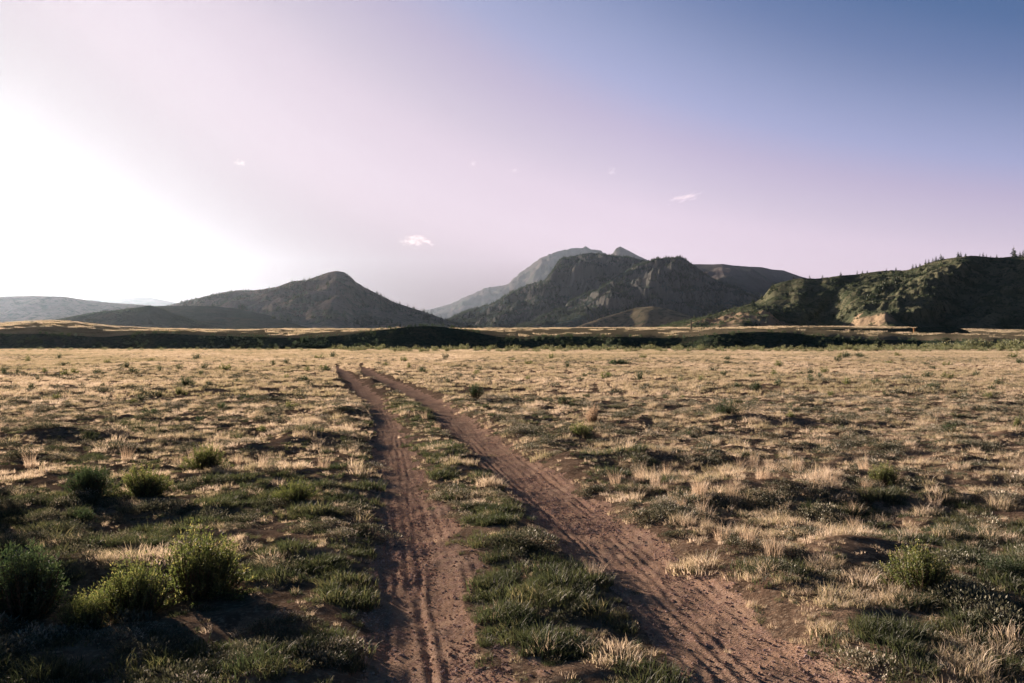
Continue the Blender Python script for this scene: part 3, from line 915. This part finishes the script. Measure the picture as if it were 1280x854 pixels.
# the plants grow as separate cushions with bare soil between them
for (y0, y1, dens, sc0, per, sd) in ((2.2, 9, 24.0, .95, 420.0, 1), (9, 24, 15.0, 1.1, 190.0, 2)):
    cx_, cy_, r = sample(y0, y1, dens, seed=400 + sd)
    ms = mid_strip(cx_, cy_)
    keep = (track_mask(cx_, cy_) < .05) & ((fbm(cx_ / 1.6, cy_ / 1.4, 209, 3) > -.48) | ms)
    cx_, cy_, ms = cx_[keep], cy_[keep], ms[keep]
    m = len(cx_)
    Rr = (.075 + .17 * r.uniform(0, 1, m) ** 1.6) * (1.0 if sd == 1 else .98)
    g = zone(cx_, cy_)
    u = r.uniform(0, 1, m)
    shade_swap = (cx_ < -.9) & (cx_ > -4.2) & (cy_ < 5.4)
    kind = np.where(u < g * .62, 1, np.where(r.uniform(0, 1, m) < .40 + .25 * (cy_ < 9) * (cx_ < 1.5), 2, 0))
    kind = np.where(ms & (r.uniform(0, 1, m) < .6), 1, kind)
    kind = np.where(shade_swap & (kind == 0) & (r.uniform(0, 1, m) < .9), 2, kind)  # straw swapped for darker sage so this corner looks more shaded
    tone = r.normal(0, .2, m)
    nt = np.maximum((Rr ** 2 * per * r.uniform(.7, 1.3, m)).astype(int), 2)
    nt = np.where(kind == 2, np.maximum(nt // 2, 1), nt)
    own = np.repeat(np.arange(m), nt)
    an, q_ = r.uniform(0, 2 * np.pi, len(own)), np.sqrt(r.uniform(0, 1, len(own)))
    x = cx_[own] + np.cos(an) * q_ * Rr[own] * 1.15
    y = cy_[own] + np.sin(an) * q_ * Rr[own] * .9
    ok = track_mask(x, y) < .3
    x, y, own, q_ = x[ok], y[ok], own[ok], q_[ok]
    dome = .55 + .95 * (1 - q_ ** 2) * np.clip(Rr[own] / .16, .5, 1.35)
    for kd in (0, 1, 2):
        k = kind[own] == kd
        n_ = int(k.sum())
        if kd == 2:
            put(2, x[k], y[k], sc0 * dome[k] * r.uniform(.55, 1.0, n_), .45 + tone[own][k] + r.normal(0, .22, n_), -.008)
        else:
            put(kd, x[k], y[k], sc0 * dome[k] * r.uniform(.7, 1.15, n_), (.58 if kd == 0 else .42) + tone[own][k] + r.normal(0, .15, n_))
    # thin growth in the gaps
    x, y, r = sample(y0, y1, dens * 2.4, seed=420 + sd)
    keep = (track_mask(x, y) < .35) | (r.uniform(0, 1, len(x)) < .012)
    x, y = x[keep], y[keep]
    u = r.uniform(0, 1, len(x)) + .3 * zone(x, y)
    put(0, x[u < .75], y[u < .75], sc0 * r.uniform(.35, .75, int((u < .75).sum())), .55 + r.normal(0, .2, int((u < .75).sum())))
    put(1, x[u >= .75], y[u >= .75], sc0 * r.uniform(.4, .8, int((u >= .75).sum())), .4 + r.normal(0, .2, int((u >= .75).sum())))
scatter('dry_grass', 'straw coloured grass tufts covering the near plain', np.concatenate(straw_p), np.concatenate(straw_s), np.concatenate(straw_t), P_straw, seed=1)
scatter('green_grass', 'short green grass growing between and beside the wheel ruts', np.concatenate(green_p), np.concatenate(green_s), np.concatenate(green_t), P_green, seed=2)
scatter('ground_cover', 'low grey green sage mats hugging the soil', np.concatenate(sage_p), np.concatenate(sage_s), np.concatenate(sage_t), P_sage, tilt=.08, seed=3)

x, y, r = sample(24, 172, 7.5, seed=440)
kk = r.uniform(0, 1, len(x)) < 1 - .4 * sstep(45, 90, y)
x, y = x[kk], y[kk]
def off_ruts(x, y, m):
    sl, sr = rut_offsets(x, y)
    return (np.minimum(np.abs(sl), np.abs(sr)) > m) | (y > 62)


keep = off_ruts(x, y, .62 * (1 - .7 * sstep(40, 54, y)))
x, y = x[keep], y[keep]
patch = fbm(x / 3.0, y / 5.0, 220, 3)
k = patch > -.95 + .3 * (1 - sstep(24, 40, y))
x, y, patch = x[k], y[k], patch[k]
scatter('distant_grass', 'pale dry grass covering the far half of the plain', place(x, y), r.uniform(.6, 1.2, len(x)) * (1 + .6 * sstep(45, 120, y)), np.clip(.42 + .3 * patch + .35 * fbm(x / 14, y / 22, 221, 3) + r.normal(0, .12, len(x)), 0, 1), P_clump, seed=4)
x, y, r = sample(22, 168, 1.6, seed=450)
g = fbm(x / 4, y / 6, 225, 3) * .7 + .6 * fbm(x / 22, y / 30, 226, 2)
keep = off_ruts(x, y, .6) & (g + .15 * r.normal(0, 1, len(x)) > .10 + .22 * sstep(60, 140, y))
x, y = x[keep], y[keep]
scatter('distant_sage', 'grey green sage clumps dotted over the far half of the plain', place(x, y, -.02), r.uniform(.5, 1.15, len(x)), r.uniform(0, .8, len(x)), P_sage_far, tilt=.05, seed=5)
# tall pale bunchgrass, mostly right of the track
x, y, r = sample(4.5, 26, 9.0, seed=460)
t_ = x / y
pr = np.exp(-((t_ - .30) / .13) ** 2) * np.exp(-((y - 8.2) / 2.2) ** 2) * 1.6 + .07 * (fbm(x / 2, y / 2, 230, 2) > .3)
keep = (r.uniform(0, 1, len(x)) < pr * (fbm(x / 1.1, y / 1.0, 231, 2) > -.1)) & (track_mask(x, y) < .05)
x, y = x[keep], y[keep]
scatter('bunchgrass', 'tall pale bunchgrass standing to the right of the track', place(x, y), r.uniform(.4, .85, len(x)), r.uniform(.2, 1, len(x)), P_plume, seed=6)
# bench grass
r = np.random.default_rng(470)
pxs, BX, BY, BZ, _ = HILLS['bench']
n = 42000
ci = r.integers(100, 600, n)
lo = 18 + 3
rows = np.interp(np.sqrt(r.uniform(190 ** 2, 1000 ** 2, n)), BY[18:, 350], np.arange(18, BY.shape[0]))
r0 = np.clip(rows.astype(int), 18, BY.shape[0] - 2)
fr = rows - r0
cf = r.uniform(0, 1, n)


def bil(A):
    a = A[r0, ci] * (1 - cf) + A[r0, ci + 1] * cf
    b = A[r0 + 1, ci] * (1 - cf) + A[r0 + 1, ci + 1] * cf
    return a * (1 - fr) + b * fr


bx, by, bz = bil(BX), bil(BY), bil(BZ)
pt = fbm(bx / 25, by / 40, 235, 3)
k = pt > .2
scatter('bench_grass', 'pale dry grass on the bench above the dark bank', np.stack([bx, by, bz], -1)[k], r.uniform(.8, 1.5, k.sum()), np.clip(.25 + .4 * pt[k] + r.normal(0, .1, k.sum()), 0, 1), P_far, seed=7)

# pebbles on the track
P_peb = []
for i in range(4):
    r = np.random.default_rng(500 + i)
    import bmesh
    bm = bmesh.new()
    bmesh.ops.create_icosphere(bm, subdivisions=1, radius=1.0)
    for v in bm.verts:
        v.co *= r.uniform(.75, 1.2)
        v.co.z *= .6
    me = bpy.data.meshes.new('pebble')
    bm.to_mesh(me)
    bm.free()
    me.materials.append(M['stone'])
    P_peb.append(proto(me))
x, y, r = sample(2.5, 14, 3600, tl=-.35, tr=.6, seed=510)
tm = track_mask(x, y)
keep = (tm > .3) & (r.uniform(0, 1, len(x)) < (1.0 - .8 * sstep(4, 12, y)) * (.25 + .9 * sstep(-.1, .35, fbm(x * 1.4, y * .7, 520, 2))))
x, y = x[keep], y[keep]
scatter('gravel', 'small reddish stones strewn along the wheel ruts', place(x, y, .002), .0028 + .010 * r.uniform(0, 1, len(x)) ** 5.0, r.uniform(0, 1, len(x)), P_peb, tilt=.5, seed=8)


# ------------------------------------------------------------------ shrubs: counted one by one
def shrub_proto(name, seed, w, h, kind, lod):
    """returns (stem mesh, leaf mesh) of a shrub about w wide and h high"""
    spec = {'near': (340, 40, .040), 'mid': (130, 20, .065), 'far': (40, 9, .15)}[lod]
    stems, per, lf = spec
    lf = lf * (h if lod == 'near' else max(h, w * .6)) * (1.0 if lod != 'near' else 1.15)
    mat = {'rabbit': M['rabbit'], 'dark': M['darkshrub'], 'dry': M['plume'], 'willow': M['willow']}[kind]
    rnd = kind in ('dark', 'willow', 'rabbit')
    (sv, sfc), (V, fs, lc) = shrub_geo(seed, w, w * .9, h, stems, per, lf, upright=.35 if kind == 'rabbit' else .3, lobes=9 if lod == 'near' else 5, round_=rnd)
    sm = make_mesh('stem', sv, sfc)
    sm.materials.append(M['twig'])
    return sm, leaf_mesh('foliage', V, fs, lc, mat)


def shrub(name, px_, py_, wpx, hpx, kind, label, seed, group=None, cat='shrub', lod=None):
    x, y = at(px_, py_)
    w, h = wpx * 1.22 / F * y, hpx * 1.0 / F * y
    lod = lod or ('near' if wpx >= 40 else 'mid')
    sm, lm = shrub_proto(name, seed, w, h, kind, lod)
    root = empty(name, (x, y, float(height(x, y)) - .01), 0)
    tag(root, label, cat, group)
    link('foliage', lm, None, root)
    link('stem', sm, None, root)
    return root


NEAR = [
    (28, 775, 105, 100, 'dark', 'green shrub cut off by the left edge of the view, leaf colour darkened for shade'),  # dark leaf colour stands in for the shadow over this shrub
    (246, 745, 108, 92, 'rabbit', 'tallest leafy green shrub with sunlit yellow green top, left of the track'),
    (168, 768, 108, 80, 'rabbit', 'green shrub touching the tallest shrub on its left side'),
    (112, 786, 78, 52, 'rabbit', 'small sprawling green shrub in front of the two big leafy shrubs'),
    (112, 623, 58, 42, 'dark', 'round dark dome shaped shrub left of the bushy spreading one'),
    (181, 622, 66, 44, 'rabbit', 'bushy spreading shrub beside the round dark dome shaped one'),
    (255, 587, 52, 36, 'rabbit', 'upright many-stemmed shrub standing alone farther up the left field'),
    (372, 629, 56, 28, 'rabbit', 'low flat green shrub close to the shaded side of the left rut'),
    (103, 652, 30, 20, 'dark', 'small dark shrub just in front of the round dome shaped one'),
    (595, 502, 24, 20, 'dark', 'compact dark shrub casting a long shadow beyond the right rut'),
    (703, 509, 22, 16, 'dark', 'sparse dark shrub right of the compact one with the long shadow'),
    (727, 549, 38, 19, 'rabbit', 'low green cushion shrub right of the track'),
    (742, 532, 28, 28, 'dry', 'wispy dry straw coloured shrub behind the green cushion shrub'),
    (910, 527, 36, 21, 'dark', 'loose dark shrub alone in the middle of the right field'),
    (1104, 612, 40, 34, 'rabbit', 'pale green shrub with open upright stems in the right field'),
    (1148, 742, 80, 66, 'rabbit', 'bright green leafy shrub nearest the lower right of the track'),
    (1248, 728, 56, 28, 'dark', 'low grassy green shrub near the right edge of the view'),
    (946, 490, 20, 13, 'dark', 'dark round shrub far off in the right field, second largest there'),
    (1167, 488, 27, 10, 'dark', 'wide flat dark shrub far off toward the right edge'),
    (776, 456, 32, 7, 'dark', 'long flat dark shrub near the far edge of the plain'),
    (232, 484, 24, 15, 'dark', 'irregular dark shrub far up the left field'),
    (223, 494, 12, 11, 'rabbit', 'small green shrub just in front of the irregular dark one'),
    (1273, 548, 12, 20, 'rabbit', 'thin upright green shrub at the right edge of the far field'),
]
for i, (a, b, c, d_, kd, lab) in enumerate(NEAR):
    shrub('shrub', a, b, c, d_, kd, lab, 700 + i)

for i, (x, y, w, h) in enumerate(((-4.85, 6.3, 1.1, .95), (-4.4, 5.2, .9, .85), (-5.7, 7.3, 1.1, .95), (-3.7, 4.3, .8, .6), (-6.75, 9.2, 1.3, 1.35), (-7.6, 10.3, 1.3, 1.4), (-6.3, 8.2, 1.1, 1.2))):  # unseen shrubs, added and sized to throw shade over the lower left
    sm, lm = shrub_proto('shrub', 760 + i, w, h, 'rabbit', 'mid')
    root = empty('shrub', (x, y, float(height(x, y)) - .01), 0)
    tag(root, 'unseen green shrub added beyond the left edge of the view to cast shade', 'shrub', 'added shade shrubs beyond the left edge')
    link('foliage', lm, None, root)
    link('stem', sm, None, root)

DOTS = [(921, 487, 10, 9), (1060, 483, 12, 10), (1095, 483, 15, 8), (1160, 473, 19, 8), (1185, 474, 19, 9), (1000, 470, 13, 8), (1013, 468, 13, 8), (969, 470, 11, 8), (974, 482, 10, 8), (905, 473, 9, 7),
        (876, 478, 8, 7), (907, 455, 16, 4), (1072, 446, 13, 5), (1123, 446, 11, 5), (1157, 457, 17, 4), (1025, 476, 11, 8), (758, 475, 18, 10), (801, 476, 15, 10), (737, 470, 7, 5), (486, 468, 9, 7),
        (512, 461, 7, 7), (456, 460, 9, 6), (527, 463, 11, 5), (408, 465, 12, 7), (282, 464, 18, 8), (250, 469, 7, 7), (381, 477, 16, 8), (363, 509, 15, 9), (277, 513, 15, 10), (190, 522, 22, 8),
        (35, 452, 8, 8), (23, 468, 9, 8), (121, 468, 15, 7), (94, 467, 13, 6), (165, 467, 17, 7), (200, 465, 9, 7), (134, 455, 9, 6), (84, 457, 24, 5), (47, 475, 9, 6), (57, 467, 8, 6), (406, 465, 13, 6),
        (341, 458, 9, 6), (358, 473, 8, 7), (248, 528, 17, 8), (5, 469, 10, 8), (640, 452, 12, 4), (600, 463, 9, 5), (690, 462, 8, 5), (660, 476, 8, 6), (850, 462, 9, 5), (560, 480, 9, 6), (1040, 500, 12, 7),
        (1220, 470, 10, 7), (1250, 482, 13, 8), (1235, 500, 12, 8), (830, 500, 11, 7), (1110, 520, 15, 9), (990, 530, 14, 8), (860, 545, 16, 9), (1190, 545, 18, 10), (70, 500, 11, 7), (130, 485, 9, 6), (310, 500, 22, 6), (330, 540, 16, 8), (60, 545, 18, 9)]
r = np.random.default_rng(77)
for k_ in range(75):
    DOTS.append((float(r.uniform(-10, 1290)), float(448 + 75 * r.uniform(0, 1) ** 1.7), float(r.uniform(8, 15)), float(r.uniform(4.5, 8))))
DOTS = [d for d in DOTS if min(abs(v) for v in rut_offsets(*[np.array(q_) for q_ in at(d[0], d[1])])) > .9]
dot_m = [shrub_proto('small', 800 + i, 1.0, .62, ('dark', 'rabbit', 'dark')[i % 3], 'far') for i in range(6)]
r = np.random.default_rng(81)
for i, (a, b, c, d_) in enumerate(DOTS):
    x, y = at(a, b)
    w, h = c / F * y * 1.35, d_ / F * y * 1.3
    sm, lm = dot_m[i % 6]
    root = empty('shrub', (x, y, float(height(x, y)) - .02), r.uniform(0, 6.28))
    root.scale = (w, w, h / .62)
    tag(root, 'small dark shrub dotting the open plain among dry grass', 'shrub', 'small shrubs dotted over the plain')
    link('foliage', lm, None, root)
    link('stem', sm, None, root)

# willows along the far edge of the plain
wil = [shrub_proto('willow', 900 + i, 1.0, .75, 'willow', 'far') for i in range(6)]
r = np.random.default_rng(91)
wl = []
for x_ in np.arange(418, 1275, 5.6):
    wl.append((x_ + r.normal(0, 1.6), r.uniform(124, 158), r.uniform(10, 18), r.uniform(5.5, 9.0)))
for x_ in np.arange(-40, 420, 11.0):
    wl.append((x_ + r.normal(0, 3), r.uniform(130, 160), r.uniform(7, 14), r.uniform(3.2, 6.0)))
for x_ in np.arange(1040, 1300, 9.5):
    wl.append((x_ + r.normal(0, 3), r.uniform(160, 167), r.uniform(14, 26), np.interp(x_, [1040, 1180, 1300], [7, 11, 15]) * r.uniform(.8, 1.15)))
for i, (px_, y, c, d_) in enumerate(wl):
    x = (px_ - CX) / F * y
    sm, lm = wil[i % 6]
    w, h = c / F * y, d_ / F * y
    root = empty('willow_shrub', (x, y, float(height(x, y)) - .05), r.uniform(0, 6.28))
    root.scale = (w, w, h / .75)
    big = i >= len(wl) - 28
    tag(root, 'tall green willow in the thicket at the foot of the scrubby hill' if big else 'small pale green willow in the row at the foot of the dark bank', 'willow', 'taller willows below the scrubby hill' if big else 'willows lining the far edge of the plain')
    link('foliage', lm, None, root)

# ------------------------------------------------------------------ conifers
con = [(leaf_mesh('crown', *conifer_geo(950 + i, 1.0, .23 + .04 * (i % 3)), M['conifer'])) for i in range(5)]
tv, tf = trunk_geo()
trunk = make_mesh('trunk', tv, tf)
trunk.materials.append(M['bark'])


def tree(key, px_, py_, hpx, label, group):
    x, y, z = on_hill(key, px_, py_)
    h = hpx * 1.15 / F * y
    root = empty('pine_tree', (x, y, z - .02 * h), random.uniform(0, 6.28))
    root.scale = (h * random.uniform(.85, 1.3), h * random.uniform(.85, 1.3), h)
    tag(root, label, 'tree', group)
    link('crown', random.choice(con), None, root)
    link('trunk', trunk, None, root)


SKY_T = [(1051, 5), (1078, 4), (1084, 3), (1108, 3), (1120, 4), (1141, 6), (1145, 5), (1150, 4), (1157, 6), (1161, 5), (1166, 5), (1170, 6), (1176, 7), (1179, 4), (1197.5, 7), (1201, 7), (1207, 4), (1229, 5), (1233, 4), (1246, 4), (1275, 6), (1279, 8), (1012, 4), (1028, 4), (992, 4)]
for a, h in SKY_T:
    tree('right', a, 0, h, 'small dark conifer on the skyline of the scrubby hill', 'conifers along the scrubby hill crest')
tree('right', 1267, 0, 12, 'tallest lone conifer on the crest of the scrubby hill near the right edge', None)
SLOPE_T = [(1085, 376, 13), (1095, 372, 12), (1099, 368, 10), (1104, 366, 9), (1111, 362, 11), (1107, 358, 9), (1118, 355, 10), (1122, 350, 9), (1081, 382, 9), (1090, 380, 9), (1052, 401, 11), (1060, 392, 9), (1066, 390, 10), (1070, 396, 8), (1076, 390, 9), (1094, 385, 8), (1126, 345, 7), (1133, 346, 7),
           (964, 366, 10), (966, 362, 8), (941, 380, 7), (930, 384, 5), (918, 387, 5), (952, 375, 7), (896, 394, 4), (875, 399, 4), (982, 372, 6), (1005, 360, 5), (1015, 365, 6), (990, 365, 6), (936, 402, 5), (958, 404, 6), (1150, 345, 6), (1160, 340, 6), (1175, 350, 7), (1190, 345, 6), (1168, 372, 6), (1180, 390, 7)]
for a, b, h in SLOPE_T:
    tree('right', a, b, h, 'dark conifer growing on the flank of the scrubby hill', 'conifers on the scrubby hill flank')


def hill_scatter(name, label, key, n, size, protos, seed, pr=None, sr=(0.03, .97), thresh=-.1, nz=60.0):
    r = np.random.default_rng(seed)
    pxs, X, Y, Z, nf = HILLS[key]
    c = r.integers(0, len(pxs) - 1, n)
    if pr:
        lo, hi = np.searchsorted(pxs, pr[0]), np.searchsorted(pxs, pr[1]) - 2
        c = r.integers(lo, max(hi, lo + 1), n)
    row = r.uniform(sr[0], sr[1], n) * (nf - 2)
    i0 = row.astype(int)
    f = row - i0
    g = r.uniform(0, 1, n)

    def b(A):
        return (A[i0, c] * (1 - g) + A[i0, c + 1] * g) * (1 - f) + (A[i0 + 1, c] * (1 - g) + A[i0 + 1, c + 1] * g) * f
    x, y, z = b(X), b(Y), b(Z)
    k = fbm(x / nz, y / nz, seed, 3) > thresh
    m = int(k.sum())
    return scatter(name, label, np.stack([x, y, z], -1)[k], size * r.uniform(.6, 1.3, m), r.uniform(0, 1, m), protos, tilt=.03, seed=seed)


P_con = [proto(m) for m in con]
P_bush = [proto(dot_m[i][1]) for i in (0, 2, 3)]
hill_scatter('far_forest', 'dark conifer forest on the cliffed mountain', 'cliff_a', 9000, 12, P_con, 1001, thresh=0.0, nz=180)
hill_scatter('far_forest', 'dark conifer forest on the rounded rocky shoulder', 'cliff_b', 9000, 11, P_con, 1002, thresh=-.05, nz=150)
hill_scatter('far_forest', 'thin conifer forest on the cone shaped hill', 'peak', 2600, 10, P_con, 1003, thresh=.1, nz=120)
hill_scatter('hill_forest', 'dark conifer and scrub cover on the scrubby hill', 'right', 1500, 4.5, P_con, 1004, thresh=.12, nz=40, sr=(.35, .99))
hill_scatter('hill_scrub', 'low dark scrub covering the scrubby hill', 'right', 32000, 1.9, P_bush, 1005, thresh=-.02, nz=30)
hill_scatter('hill_scrub', 'low scrub on the small pyramid shaped hill', 'pyramid', 1800, 2.2, P_bush, 1006, thresh=-.1, nz=30)


pxs, BX, BY, BZ, _ = HILLS['bench']
r = np.random.default_rng(1010)
n = 2600
ci, rw = r.integers(60, 640, n), r.uniform(3, 20, n)
r0, fr, cf = rw.astype(int), rw - rw.astype(int), r.uniform(0, 1, n)
bx, by, bz = bil(BX), bil(BY), bil(BZ)
k = fbm(bx / 14, by / 9, 236, 3) > -.15
scatter('bank_scrub', 'dark scrub growing on the shaded face of the bank', np.stack([bx, by, bz], -1)[k], r.uniform(.5, 1.3, int(k.sum())), r.uniform(0, 1, int(k.sum())), P_bush, tilt=.05, seed=9)


# ------------------------------------------------------------------ posts by the road on the bench
def box(V, Fc, x0, x1, y0, y1, z0, z1):
    b = len(V)
    V += [(x0, y0, z0), (x1, y0, z0), (x1, y1, z0), (x0, y1, z0), (x0, y0, z1), (x1, y0, z1), (x1, y1, z1), (x0, y1, z1)]
    Fc += [(b, b + 3, b + 2, b + 1), (b + 4, b + 5, b + 6, b + 7), (b, b + 1, b + 5, b + 4), (b + 1, b + 2, b + 6, b + 5), (b + 2, b + 3, b + 7, b + 6), (b + 3, b, b + 4, b + 7)]


def roadside(name, key, px_, py_, wpx, hpx, label, cat, mat):
    x, y, z = on_hill(key, px_, py_)
    w, h = wpx / F * y, hpx / F * y
    V, Fc = [], []
    box(V, Fc, -w / 2, w / 2, -w / 3, w / 3, -.4, h)
    V[4:8] = [(a * .8, b * .8, c) for a, b, c in V[4:8]]
    root = empty(name, (x, y, z))
    tag(root, label, cat)
    link('shaft', make_mesh('shaft', np.array(V), np.array(Fc)), mat, root)
    V, Fc = [], []
    box(V, Fc, -w * .6, w * .6, -w * .45, w * .45, h + .003, h + w * .35)
    link('cap', make_mesh('cap', np.array(V), np.array(Fc)), mat, root)


roadside('wooden_post', 'embankment', 1143, 421, 2.6, 10, 'short orange brown post standing on the road embankment', 'post', M['post'])
roadside('utility_pole', 'bench', 864, 412, 1.6, 10, 'thin grey pole standing on the bench below the mountain', 'pole', M['pole'])


# ------------------------------------------------------------------ clouds: small puffs of real vapour
def cloud_mat():
    m, t, out = new_mat('cloud_vapour')
    tc_ = N(t, 'ShaderNodeTexCoord')
    oi = N(t, 'ShaderNodeObjectInfo')
    sh = N(t, 'ShaderNodeVectorMath', operation='MULTIPLY_ADD')
    t.links.new(tc_.outputs['Object'], sh.inputs[0])
    sh.inputs[1].default_value = (1.0, .6, .8)
    ofs = N(t, 'ShaderNodeVectorMath', operation='SCALE')
    t.links.new(oi.outputs['Location'], ofs.inputs[0])
    ofs.inputs['Scale'].default_value = .0037
    t.links.new(ofs.outputs[0], sh.inputs[2])
    n = noise_node(t, sh.outputs[0], 2.6, 5.0, .65)
    ln = N(t, 'ShaderNodeVectorMath', operation='LENGTH')
    t.links.new(tc_.outputs['Object'], ln.inputs[0])
    v = math_node(t, 'SUBTRACT', n, math_node(t, 'MULTIPLY', ln.outputs['Value'], .30))
    d = math_node(t, 'MULTIPLY', math_node(t, 'MAXIMUM', math_node(t, 'SUBTRACT', v, .33), 0.0), 0.0026)
    pv = N(t, 'ShaderNodeVolumePrincipled')
    pv.inputs['Color'].default_value = (1, .97, .97, 1)
    pv.inputs['Anisotropy'].default_value = .5
    t.links.new(d, pv.inputs['Density'])
    t.links.new(pv.outputs[0], out.inputs['Volume'])
    return m


M['cloud'] = cloud_mat()
CL = [(522, 302, 44, 16, 18500, 'larger ragged white cloud low above the gap between the hills'), (857, 247, 50, 9, 18500, 'thin curved white cloud streak high over the rounded shoulder'), (299, 204, 18, 8, 18500, 'small cloud wisp alone high over the cone shaped hill'),
      (591, 205, 11, 10, 18500, 'tiny upright cloud wisp high in mid sky'), (643, 213, 12, 7, 18500, 'tiny faint cloud wisp beside the upright one'), (765, 215, 14, 12, 18500, 'tiny cloud wisp between the streak and the faint wisp'), (297, 332, 40, 14, 18500, 'faint white cloud low over the shoulder of the cone shaped hill')]
for i, (a, b, c, d_, y, lab) in enumerate(CL):
    bm = bmesh.new()
    bmesh.ops.create_icosphere(bm, subdivisions=3, radius=1.0)
    me = bpy.data.meshes.new('cloud')
    bm.to_mesh(me)
    bm.free()
    me.materials.append(M['cloud'])
    o = link('cloud', me)
    o.location = ((a - CX) / F * y, y, CAMZ + (CY - b) / F * y)
    o.scale = (c / F * y * .62, c / F * y * .5, d_ / F * y * .7)
    o.rotation_euler = (0, R(-12 if i == 1 else 0), 0)
    tag(o, lab, 'cloud')

# ------------------------------------------------------------------ air
HZ = (-21000, 21000, -80, 16800, -6, 1720)
V, Fc = [], []
box(V, Fc, *HZ)
hm, t, out = new_mat('haze_air')
pv = N(t, 'ShaderNodeVolumePrincipled')
pv.inputs['Color'].default_value = (.50, .645, .82, 1)
pv.inputs['Density'].default_value = 1.2e-5
pv.inputs['Anisotropy'].default_value = .67
t.links.new(pv.outputs[0], out.inputs['Volume'])
tag(link('haze', make_mesh('haze', np.array(V), np.array(Fc)), hm), 'thin pale haze filling the valley air', kind='stuff')
